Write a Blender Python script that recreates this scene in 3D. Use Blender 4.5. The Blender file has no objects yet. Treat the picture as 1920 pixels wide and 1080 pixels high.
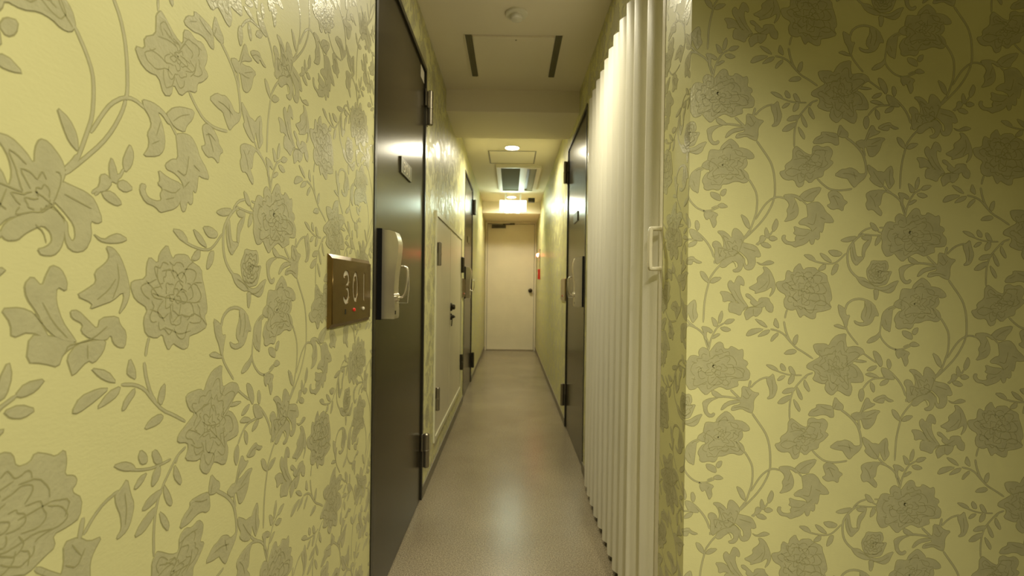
import bpy, bmesh, math, random
from mathutils import Vector, Matrix
random.seed(7)
C = bpy.context.scene.collection
R = math.radians
PI = math.pi

# ------------------------------------------------------------------ camera
F_PX = 890.0
CAM_Z = 1.06
cd = bpy.data.cameras.new('camera')
cam = bpy.data.objects.new('camera', cd)
C.objects.link(cam)
bpy.context.scene.camera = cam
cd.sensor_width = 36.0
cd.lens = 36.0 * F_PX / 1920.0
cd.clip_start = 0.02
PITCH = 0.40
cam.matrix_world = (Matrix.Translation((0, 0, CAM_Z)) @ Matrix.Rotation(R(90 - PITCH), 4, 'X')
                    @ Matrix.Rotation(R(0.75), 4, 'Z'))
cd.shift_x = 3.0 / 1920
cd.shift_y = 4.5 / 1920
cd.dof.use_dof = True
cd.dof.focus_distance = 1.0
cd.dof.aperture_fstop = 6.0

# ------------------------------------------------------------------ world, exposure
w = bpy.data.worlds.new('world')
bpy.context.scene.world = w
w.use_nodes = True
w.node_tree.nodes['Background'].inputs[0].default_value = (0.02, 0.018, 0.012, 1)
w.node_tree.nodes['Background'].inputs[1].default_value = 0.3
vs = bpy.context.scene.view_settings
vs.view_transform = 'Standard'
vs.look = 'None'
vs.gamma = 1.0
vs.exposure = 0.0
vs.use_curve_mapping = False
WARM = (1.0, 0.92, 0.68)
COOL = (0.78, 1.0, 0.80)


def lamp(name, kind, loc, power, color, size=0.1, rot=(0, 0, 0), spot=None, blend=0.5):
    d = bpy.data.lights.new(name, kind)
    d.energy = power
    d.color = color
    if kind == 'AREA':
        d.shape = 'DISK'
        d.size = size
    else:
        d.shadow_soft_size = size
    if spot:
        d.spot_size = R(spot)
        d.spot_blend = blend
    o = bpy.data.objects.new(name, d)
    o.location = loc
    o.rotation_euler = rot
    C.objects.link(o)
    return o


HC = 2.33                      # ceiling height
DOWN_Y = (1.93, 4.33, 6.70)    # the corridor's ceiling lamps
for y, p, ang, bl in zip(DOWN_Y, (74, 82, 68), (138, 166, 166), (0.9, 0.6, 0.6)):
    lamp('downlight_glow', 'SPOT', (0.0, y, HC - 0.012), p, WARM, 0.045, spot=ang, blend=bl)
# the lobby's own adjustable downlights, above and behind the camera
LOBBY = ((0.55, -0.40), (0.10, -0.70))
for (x, y), aim, p, ang in zip(LOBBY, ((-0.43, 0.90, 0.28), (0.68, 1.153, 0.10)), (162, 84), (87, 62)):
    p0 = Vector((x, y, HC - 0.03))
    lamp('lobby_downlight_glow', 'SPOT', p0, p, WARM, 0.06, rot=(Vector(aim) - p0).to_track_quat('-Z', 'Y').to_euler(), spot=ang, blend=1.0)

# ------------------------------------------------------------------ helpers


def tag(o, label=None, cat=None, group=None, kind=None):
    if label: o['label'] = label
    if cat: o['category'] = cat
    if group: o['group'] = group
    if kind: o['kind'] = kind
    return o


def empty(name, loc=(0, 0, 0), label=None, cat=None, group=None, kind=None):
    o = bpy.data.objects.new(name, None)
    o.empty_display_size = 0.1
    o.location = loc
    C.objects.link(o)
    return tag(o, label, cat, group, kind)


def mesh_obj(name, me, m, parent=None):
    o = bpy.data.objects.new(name, me)
    C.objects.link(o)
    if m is not None and not me.materials:
        me.materials.append(m)
    if parent is not None:
        o.parent = parent
        bpy.context.view_layer.update()
        base = parent
        off = Vector((0, 0, 0))
        while base is not None:
            off += base.location
            base = base.parent
        # meshes are written in world coordinates: shift the child back by the parents' places
        o.location = -off
    return o


def bm_obj(name, bm, m, parent=None, smooth=False, bevel=0.0, segs=2):
    if bevel > 0:
        bmesh.ops.bevel(bm, geom=[e for e in bm.edges if e.is_manifold and e.calc_face_angle(0) > 0.6],
                        offset=bevel, segments=segs, affect='EDGES', profile=0.6)
    bmesh.ops.recalc_face_normals(bm, faces=bm.faces)
    me = bpy.data.meshes.new(name)
    bm.to_mesh(me)
    bm.free()
    if smooth:
        for p in me.polygons:
            p.use_smooth = True
        me.set_sharp_from_angle(angle=R(35))
    return mesh_obj(name, me, m, parent)


def add_box(bm, x0, x1, y0, y1, z0, z1):
    vs_ = [bm.verts.new(p) for p in ((x0, y0, z0), (x1, y0, z0), (x1, y1, z0), (x0, y1, z0),
                                     (x0, y0, z1), (x1, y0, z1), (x1, y1, z1), (x0, y1, z1))]
    for f in ((0, 3, 2, 1), (4, 5, 6, 7), (0, 1, 5, 4), (1, 2, 6, 5), (2, 3, 7, 6), (3, 0, 4, 7)):
        bm.faces.new([vs_[i] for i in f])


def box(name, x0, x1, y0, y1, z0, z1, m, parent=None, bevel=0.0, smooth=False):
    bm = bmesh.new()
    add_box(bm, min(x0, x1), max(x0, x1), y0, y1, z0, z1)
    return bm_obj(name, bm, m, parent, smooth=smooth, bevel=bevel)


def boxes(name, lst, m, parent=None, bevel=0.0):
    bm = bmesh.new()
    for b in lst:
        add_box(bm, min(b[0], b[1]), max(b[0], b[1]), *b[2:])
    return bm_obj(name, bm, m, parent, bevel=bevel)


def add_lathe(bm, prof, c, axis='Z', n=40):
    """prof: (radius, height) from the base to the tip; revolved about an axis through c."""
    A = {'Z': (Vector((1, 0, 0)), Vector((0, 1, 0)), Vector((0, 0, 1))),
         'X': (Vector((0, 1, 0)), Vector((0, 0, 1)), Vector((1, 0, 0))),
         '-X': (Vector((0, 1, 0)), Vector((0, 0, 1)), Vector((-1, 0, 0))),
         '-Y': (Vector((1, 0, 0)), Vector((0, 0, 1)), Vector((0, -1, 0))),
         '-Z': (Vector((1, 0, 0)), Vector((0, 1, 0)), Vector((0, 0, -1)))}[axis]
    c = Vector(c)
    rings = []
    for r, h in prof:
        if r < 1e-6:
            rings.append([bm.verts.new(c + A[2] * h)])
        else:
            rings.append([bm.verts.new(c + A[0] * r * math.cos(2 * PI * k / n) + A[1] * r * math.sin(2 * PI * k / n) + A[2] * h)
                          for k in range(n)])
    for a, b in zip(rings, rings[1:]):
        for k in range(n):
            j = (k + 1) % n
            if len(a) == 1 and len(b) == 1:
                continue
            if len(a) == 1:
                bm.faces.new((a[0], b[j], b[k]))
            elif len(b) == 1:
                bm.faces.new((a[k], a[j], b[0]))
            else:
                bm.faces.new((a[k], a[j], b[j], b[k]))


def lathe(name, prof, c, m, parent=None, axis='Z', n=40):
    bm = bmesh.new()
    add_lathe(bm, prof, c, axis, n)
    return bm_obj(name, bm, m, parent, smooth=True)


def add_tube(bm, pts, ry, rz=None, n=12, up=Vector((0, 1, 0))):
    """sweep an ellipse (ry along 'up', rz across) along pts, capped."""
    rz = rz or ry
    P = [Vector(p) for p in pts]
    rings = []
    for i, p in enumerate(P):
        t = (P[min(i + 1, len(P) - 1)] - P[max(i - 1, 0)]).normalized()
        a = up - t * up.dot(t)
        a = a.normalized() if a.length > 1e-4 else Vector((1, 0, 0))
        b = t.cross(a)
        rings.append([bm.verts.new(p + a * ry * math.cos(2 * PI * k / n) + b * rz * math.sin(2 * PI * k / n)) for k in range(n)])
    for a, b in zip(rings, rings[1:]):
        for k in range(n):
            bm.faces.new((a[k], a[(k + 1) % n], b[(k + 1) % n], b[k]))
    bm.faces.new(rings[0][::-1])
    bm.faces.new(rings[-1])


def smooth_path(pts, k=6):
    out = []
    P = [pts[0]] + list(pts) + [pts[-1]]
    for i in range(1, len(P) - 2):
        p0, p1, p2, p3 = (Vector(P[i - 1]), Vector(P[i]), Vector(P[i + 1]), Vector(P[i + 2]))
        for s in range(k):
            t = s / k
            out.append(0.5 * ((2 * p1) + (p2 - p0) * t + (2 * p0 - 5 * p1 + 4 * p2 - p3) * t * t + (3 * p1 - p0 - 3 * p2 + p3) * t ** 3))
    out.append(Vector(pts[-1]))
    return out


# ------------------------------------------------------------------ materials


def mat(name, col, rough=0.5, metal=0.0, spec=0.5, noise=None, bump=None, emit=None, coat=0.0, rough_noise=0.0, aniso=0.0):
    """noise=(scale, amount[, stretch]) mottles the colour; bump=(scale, strength[, stretch]) roughens the surface."""
    m = bpy.data.materials.new(name)
    m.use_nodes = True
    nt = m.node_tree
    b = nt.nodes['Principled BSDF']
    b.inputs['Base Color'].default_value = (*col, 1)
    b.inputs['Roughness'].default_value = rough
    b.inputs['Metallic'].default_value = metal
    b.inputs['Specular IOR Level'].default_value = spec
    b.inputs['Coat Weight'].default_value = coat
    b.inputs['Coat Roughness'].default_value = 0.2
    if aniso:
        b.inputs['Anisotropic'].default_value = aniso
    tc = nt.nodes.new('ShaderNodeTexCoord')
    geo = nt.nodes.new('ShaderNodeNewGeometry')

    def nz(scale, stretch=(1, 1, 1), detail=4):
        mp = nt.nodes.new('ShaderNodeMapping')
        mp.inputs['Scale'].default_value = stretch
        nt.links.new(geo.outputs['Position'], mp.inputs['Vector'])
        n = nt.nodes.new('ShaderNodeTexNoise')
        n.inputs['Scale'].default_value = scale
        n.inputs['Detail'].default_value = detail
        nt.links.new(mp.outputs[0], n.inputs['Vector'])
        return n
    if noise:
        n = nz(noise[0], noise[2] if len(noise) > 2 else (1, 1, 1))
        mix = nt.nodes.new('ShaderNodeMix')
        mix.data_type = 'RGBA'
        mix.inputs[6].default_value = (*[max(0, c * (1 - noise[1])) for c in col], 1)
        mix.inputs[7].default_value = (*[min(1, c * (1 + noise[1])) for c in col], 1)
        rp = nt.nodes.new('ShaderNodeMapRange')
        rp.inputs[1].default_value = 0.32
        rp.inputs[2].default_value = 0.68
        nt.links.new(n.outputs[0], rp.inputs[0])
        nt.links.new(rp.outputs[0], mix.inputs[0])
        nt.links.new(mix.outputs[2], b.inputs['Base Color'])
    if bump:
        n = nz(bump[0], bump[2] if len(bump) > 2 else (1, 1, 1))
        bp = nt.nodes.new('ShaderNodeBump')
        bp.inputs['Strength'].default_value = bump[1]
        bp.inputs['Distance'].default_value = 0.001
        nt.links.new(n.outputs[0], bp.inputs['Height'])
        nt.links.new(bp.outputs[0], b.inputs['Normal'])
    if rough_noise:
        n = nz(3.0)
        mr = nt.nodes.new('ShaderNodeMapRange')
        mr.inputs[3].default_value = rough - rough_noise
        mr.inputs[4].default_value = rough + rough_noise
        nt.links.new(n.outputs[0], mr.inputs[0])
        nt.links.new(mr.outputs[0], b.inputs['Roughness'])
    if emit:
        b.inputs['Emission Color'].default_value = (*emit[0], 1)
        b.inputs['Emission Strength'].default_value = emit[1]
    return m


M = {
    'paper': mat('wallpaper_ground', (0.70, 0.675, 0.34), 0.47, spec=0.35, noise=(6, 0.03), bump=(150, 0.22, (1, 1, 2.2))),
    'motif': mat('wallpaper_foil_motif', (0.545, 0.525, 0.31), 0.30, metal=0.12, spec=0.6, noise=(40, 0.05), bump=(200, 0.5)),
    'outline': mat('wallpaper_motif_outline', (0.375, 0.355, 0.17), 0.36, spec=0.5, bump=(220, 0.2)),
    'ceiling': mat('ceiling_paint', (0.84, 0.77, 0.63), 0.75, spec=0.25, bump=(120, 0.10)),
    'endwall': mat('cream_painted_steel', (0.74, 0.68, 0.52), 0.45, noise=(5, 0.03)),
    'darkdoor': mat('dark_brown_steel', (0.034, 0.027, 0.014), 0.22, metal=0.15, spec=0.2, noise=(2, 0.04)),
    'darkframe': mat('dark_door_frame', (0.022, 0.020, 0.013), 0.32, spec=0.5),
    'floor': None,
    'base': mat('grey_vinyl_baseboard', (0.20, 0.175, 0.12), 0.5),
    'cream': mat('cream_cabinet_paint', (0.64, 0.585, 0.42), 0.36, noise=(4, 0.03)),
    'creamframe': mat('cabinet_frame_paint', (0.66, 0.64, 0.44), 0.3, spec=0.5),
    'gap': mat('dark_gap', (0.03, 0.026, 0.015), 0.8),
    'vinyl': mat('ivory_pleated_vinyl', (0.82, 0.79, 0.66), 0.42, spec=0.4, noise=(3, 0.03), bump=(420, 0.35, (1, 1, 0.4))),
    'ivory': mat('ivory_plastic', (0.78, 0.73, 0.56), 0.25, spec=0.5),
    'bronze': mat('brown_bronze', (0.175, 0.112, 0.030), 0.24, metal=0.55, spec=0.6, noise=(30, 0.08)),
    'inlay': mat('pale_inlay', (0.66, 0.60, 0.46), 0.3),
    'chrome': mat('chrome', (0.78, 0.73, 0.62), 0.20, metal=0.85),
    'satin': mat('satin_silver', (0.58, 0.53, 0.42), 0.30, metal=0.75, noise=(20, 0.05)),
    'hinge': mat('aged_steel_hinge', (0.30, 0.27, 0.20), 0.33, metal=0.85),
    'darkhinge': mat('dark_hinge', (0.085, 0.078, 0.058), 0.30, metal=0.7),
    'black': mat('black_rubber', (0.010, 0.010, 0.009), 0.35),
    'darkplate': mat('dark_number_plate', (0.065, 0.056, 0.016), 0.35, metal=0.1),
    'white': mat('white_plastic', (0.76, 0.73, 0.62), 0.4),
    'acgrey': mat('grey_intake_mesh', (0.27, 0.275, 0.20), 0.85, spec=0.1),
    'recess': mat('outlet_recess_paint', (0.40, 0.36, 0.24), 0.7, spec=0.2),
    'shadow': mat('dark_slot', (0.19, 0.175, 0.10), 0.7),
    'knobdark': mat('dark_knob', (0.06, 0.052, 0.035), 0.25, metal=0.8),
    'red': mat('red_plastic', (0.55, 0.03, 0.015), 0.3),
    'redlamp': mat('lit_red_lamp', (0.9, 0.08, 0.05), 0.3, emit=((1.0, 0.10, 0.06), 60.0)),
    'redled': mat('red_indicator', (0.7, 0.03, 0.02), 0.2, emit=((1.0, 0.05, 0.03), 0.06)),
    'lampwarm': mat('lit_lamp_diffuser', (1, 0.95, 0.85), 0.3, emit=((1.0, 0.92, 0.76), 30.0)),
    'signface': mat('lit_sign_face', (1, 1, 1), 0.3, emit=((0.78, 1.0, 0.84), 8.5)),
    'sticker': mat('white_sticker', (0.70, 0.66, 0.54), 0.5),
    'steelstrip': mat('threshold_steel', (0.55, 0.50, 0.42), 0.22, metal=1.0),
}


def floor_mat():
    m = mat('speckled_vinyl_floor', (0.36, 0.31, 0.225), 0.24, spec=0.5)
    nt = m.node_tree
    b = nt.nodes['Principled BSDF']
    geo = [n for n in nt.nodes if n.type == 'NEW_GEOMETRY'][0]
    fine = nt.nodes.new('ShaderNodeTexNoise'); fine.inputs['Scale'].default_value = 210; fine.inputs['Detail'].default_value = 3
    big = nt.nodes.new('ShaderNodeTexNoise'); big.inputs['Scale'].default_value = 2.2; big.inputs['Detail'].default_value = 5
    for n in (fine, big):
        nt.links.new(geo.outputs['Position'], n.inputs['Vector'])
    cr = nt.nodes.new('ShaderNodeValToRGB')
    cr.color_ramp.elements[0].position = 0.34; cr.color_ramp.elements[0].color = (0.135, 0.112, 0.072, 1)
    cr.color_ramp.elements[1].position = 0.66; cr.color_ramp.elements[1].color = (0.35, 0.292, 0.19, 1)
    nt.links.new(fine.outputs[0], cr.inputs[0])
    mx = nt.nodes.new('ShaderNodeMix'); mx.data_type = 'RGBA'; mx.blend_type = 'MULTIPLY'
    mx.inputs[0].default_value = 1.0
    cr2 = nt.nodes.new('ShaderNodeValToRGB')
    cr2.color_ramp.elements[0].position = 0.35; cr2.color_ramp.elements[0].color = (0.86, 0.85, 0.84, 1)
    cr2.color_ramp.elements[1].position = 0.65; cr2.color_ramp.elements[1].color = (1.05, 1.05, 1.05, 1)
    nt.links.new(big.outputs[0], cr2.inputs[0])
    nt.links.new(cr.outputs[0], mx.inputs[6]); nt.links.new(cr2.outputs[0], mx.inputs[7])
    nt.links.new(mx.outputs[2], b.inputs['Base Color'])
    b2 = nt.nodes.new('ShaderNodeTexNoise'); b2.inputs['Scale'].default_value = 90; b2.inputs['Detail'].default_value = 2
    nt.links.new(geo.outputs['Position'], b2.inputs['Vector'])
    bp = nt.nodes.new('ShaderNodeBump'); bp.inputs['Strength'].default_value = 0.38; bp.inputs['Distance'].default_value = 0.0012
    nt.links.new(b2.outputs[0], bp.inputs['Height']); nt.links.new(bp.outputs[0], b.inputs['Normal'])
    return m


M['floor'] = floor_mat()

# ------------------------------------------------------------------ the room shell
XW = 0.43
T = 0.10
YP = 1.153                     # the wall facing the camera, right of the corridor mouth
YE = 8.0
LX = 2.2                       # lobby side wall
BY = -2.0
BEAM = (3.07, 3.62, 2.19)
BEAM2 = (7.05, YE, 2.157)
D1 = (1.480, 2.362, 2.135)     # door openings: y0, y1, top
D3 = (4.374, 5.290, 2.135)
D2 = (2.730, 3.640, 2.12)
CAB = (2.695, 4.115, 0.165, 1.49)
ACC = (1.345, 2.600, 2.06)

left_rects = [(BY, D1[0], 0, HC), (D1[0], D1[1], D1[2], HC), (D1[1], CAB[0], 0, HC),
              (CAB[0], CAB[1], 0, CAB[2]), (CAB[0], CAB[1], CAB[3], HC), (CAB[1], D3[0], 0, HC),
              (D3[0], D3[1], D3[2], HC), (D3[1], YE, 0, HC)]
right_rects = [(YP, ACC[0], 0, HC), (ACC[0], ACC[1], ACC[2], HC), (ACC[1], D2[0], 0, HC),
               (D2[0], D2[1], D2[2], HC), (D2[1], YE, 0, HC)]

wall_left = boxes('wall_left', [(-XW - T, -XW, a, b, c, d) for a, b, c, d in left_rects], M['paper'])
tag(wall_left, 'left corridor wall papered yellow green with grey embossed flowers', 'wall', kind='structure')
wall_right = boxes('wall_right', [(XW, XW + T, a, b, c, d) for a, b, c, d in right_rects], M['paper'])
tag(wall_right, 'right corridor wall with flowered paper around folding door and dark door', 'wall', kind='structure')
wall_front = boxes('wall_front', [(XW + T, LX, YP, YP + T, 0, HC)], M['paper'])
tag(wall_front, 'flowered wall facing the viewer right of corridor mouth', 'wall', kind='structure')
wall_back = boxes('wall_back', [(-XW - T, LX + T, BY - T, BY, 0, HC)], M['paper'])
tag(wall_back, 'lobby wall behind the viewer', 'wall', kind='structure')
wall_side = boxes('wall_side', [(LX, LX + T, BY, YP + T, 0, HC)], M['paper'])
tag(wall_side, 'lobby side wall on the far right', 'wall', kind='structure')
wall_end = boxes('wall_end', [(-XW - T, -0.402, YE, YE + T, 0, HC), (0.402, XW + T, YE, YE + T, 0, HC),
                              (-0.402, 0.402, YE, YE + T, 2.14, HC)], M['endwall'])
tag(wall_end, 'cream end wall around the door at the far end', 'wall', kind='structure')
floor = boxes('floor', [(-XW - T, LX + T, BY - T, YP, -0.05, 0), (-XW - T, XW + T, YP, YE + T, -0.05, 0)], M['floor'])
tag(floor, 'beige grey speckled vinyl floor running down the corridor', 'floor', kind='structure')
ceiling = boxes('ceiling', [(-XW - T, LX + T, BY - T, YP + T, HC, HC + 0.06), (-XW - T, XW + T, YP + T, YE + T, HC, HC + 0.06)], M['ceiling'])
tag(ceiling, 'off white plaster corridor ceiling', 'ceiling', kind='structure')
b1 = boxes('trim_1', [(-XW, XW, BEAM[0], BEAM[1], BEAM[2], HC)], M['ceiling'])
tag(b1, 'boxed ceiling beam crossing the corridor before the first lit lamp', 'beam', kind='structure')
b2_ = boxes('trim_2', [(-XW, XW, BEAM2[0], BEAM2[1], BEAM2[2], HC)], M['ceiling'])
tag(b2_, 'lowered ceiling box above the end door', 'beam', kind='structure')

BH, BT = 0.058, 0.006
bl = boxes('baseboard_left', [(-XW, -XW + BT, a, b, 0, BH) for a, b in ((BY, D1[0]), (D1[1], D3[0]), (D3[1], YE - 0.03))], M['base'], bevel=0.0015)
tag(bl, 'thin grey vinyl baseboard along the left wall', 'baseboard', kind='structure')
br = boxes('baseboard_right', [(XW - BT, XW, a, b, 0, BH) for a, b in ((YP, ACC[0]), (ACC[1], D2[0]), (D2[1], YE - 0.03))], M['base'], bevel=0.0015)
tag(br, 'thin grey vinyl baseboard along the right wall', 'baseboard', kind='structure')
bf = boxes('baseboard_front', [(XW - BT, LX, YP - BT, YP, 0, BH)], M['base'], bevel=0.0015)
tag(bf, 'grey baseboard under the flowered wall facing the viewer', 'baseboard', kind='structure')

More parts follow.
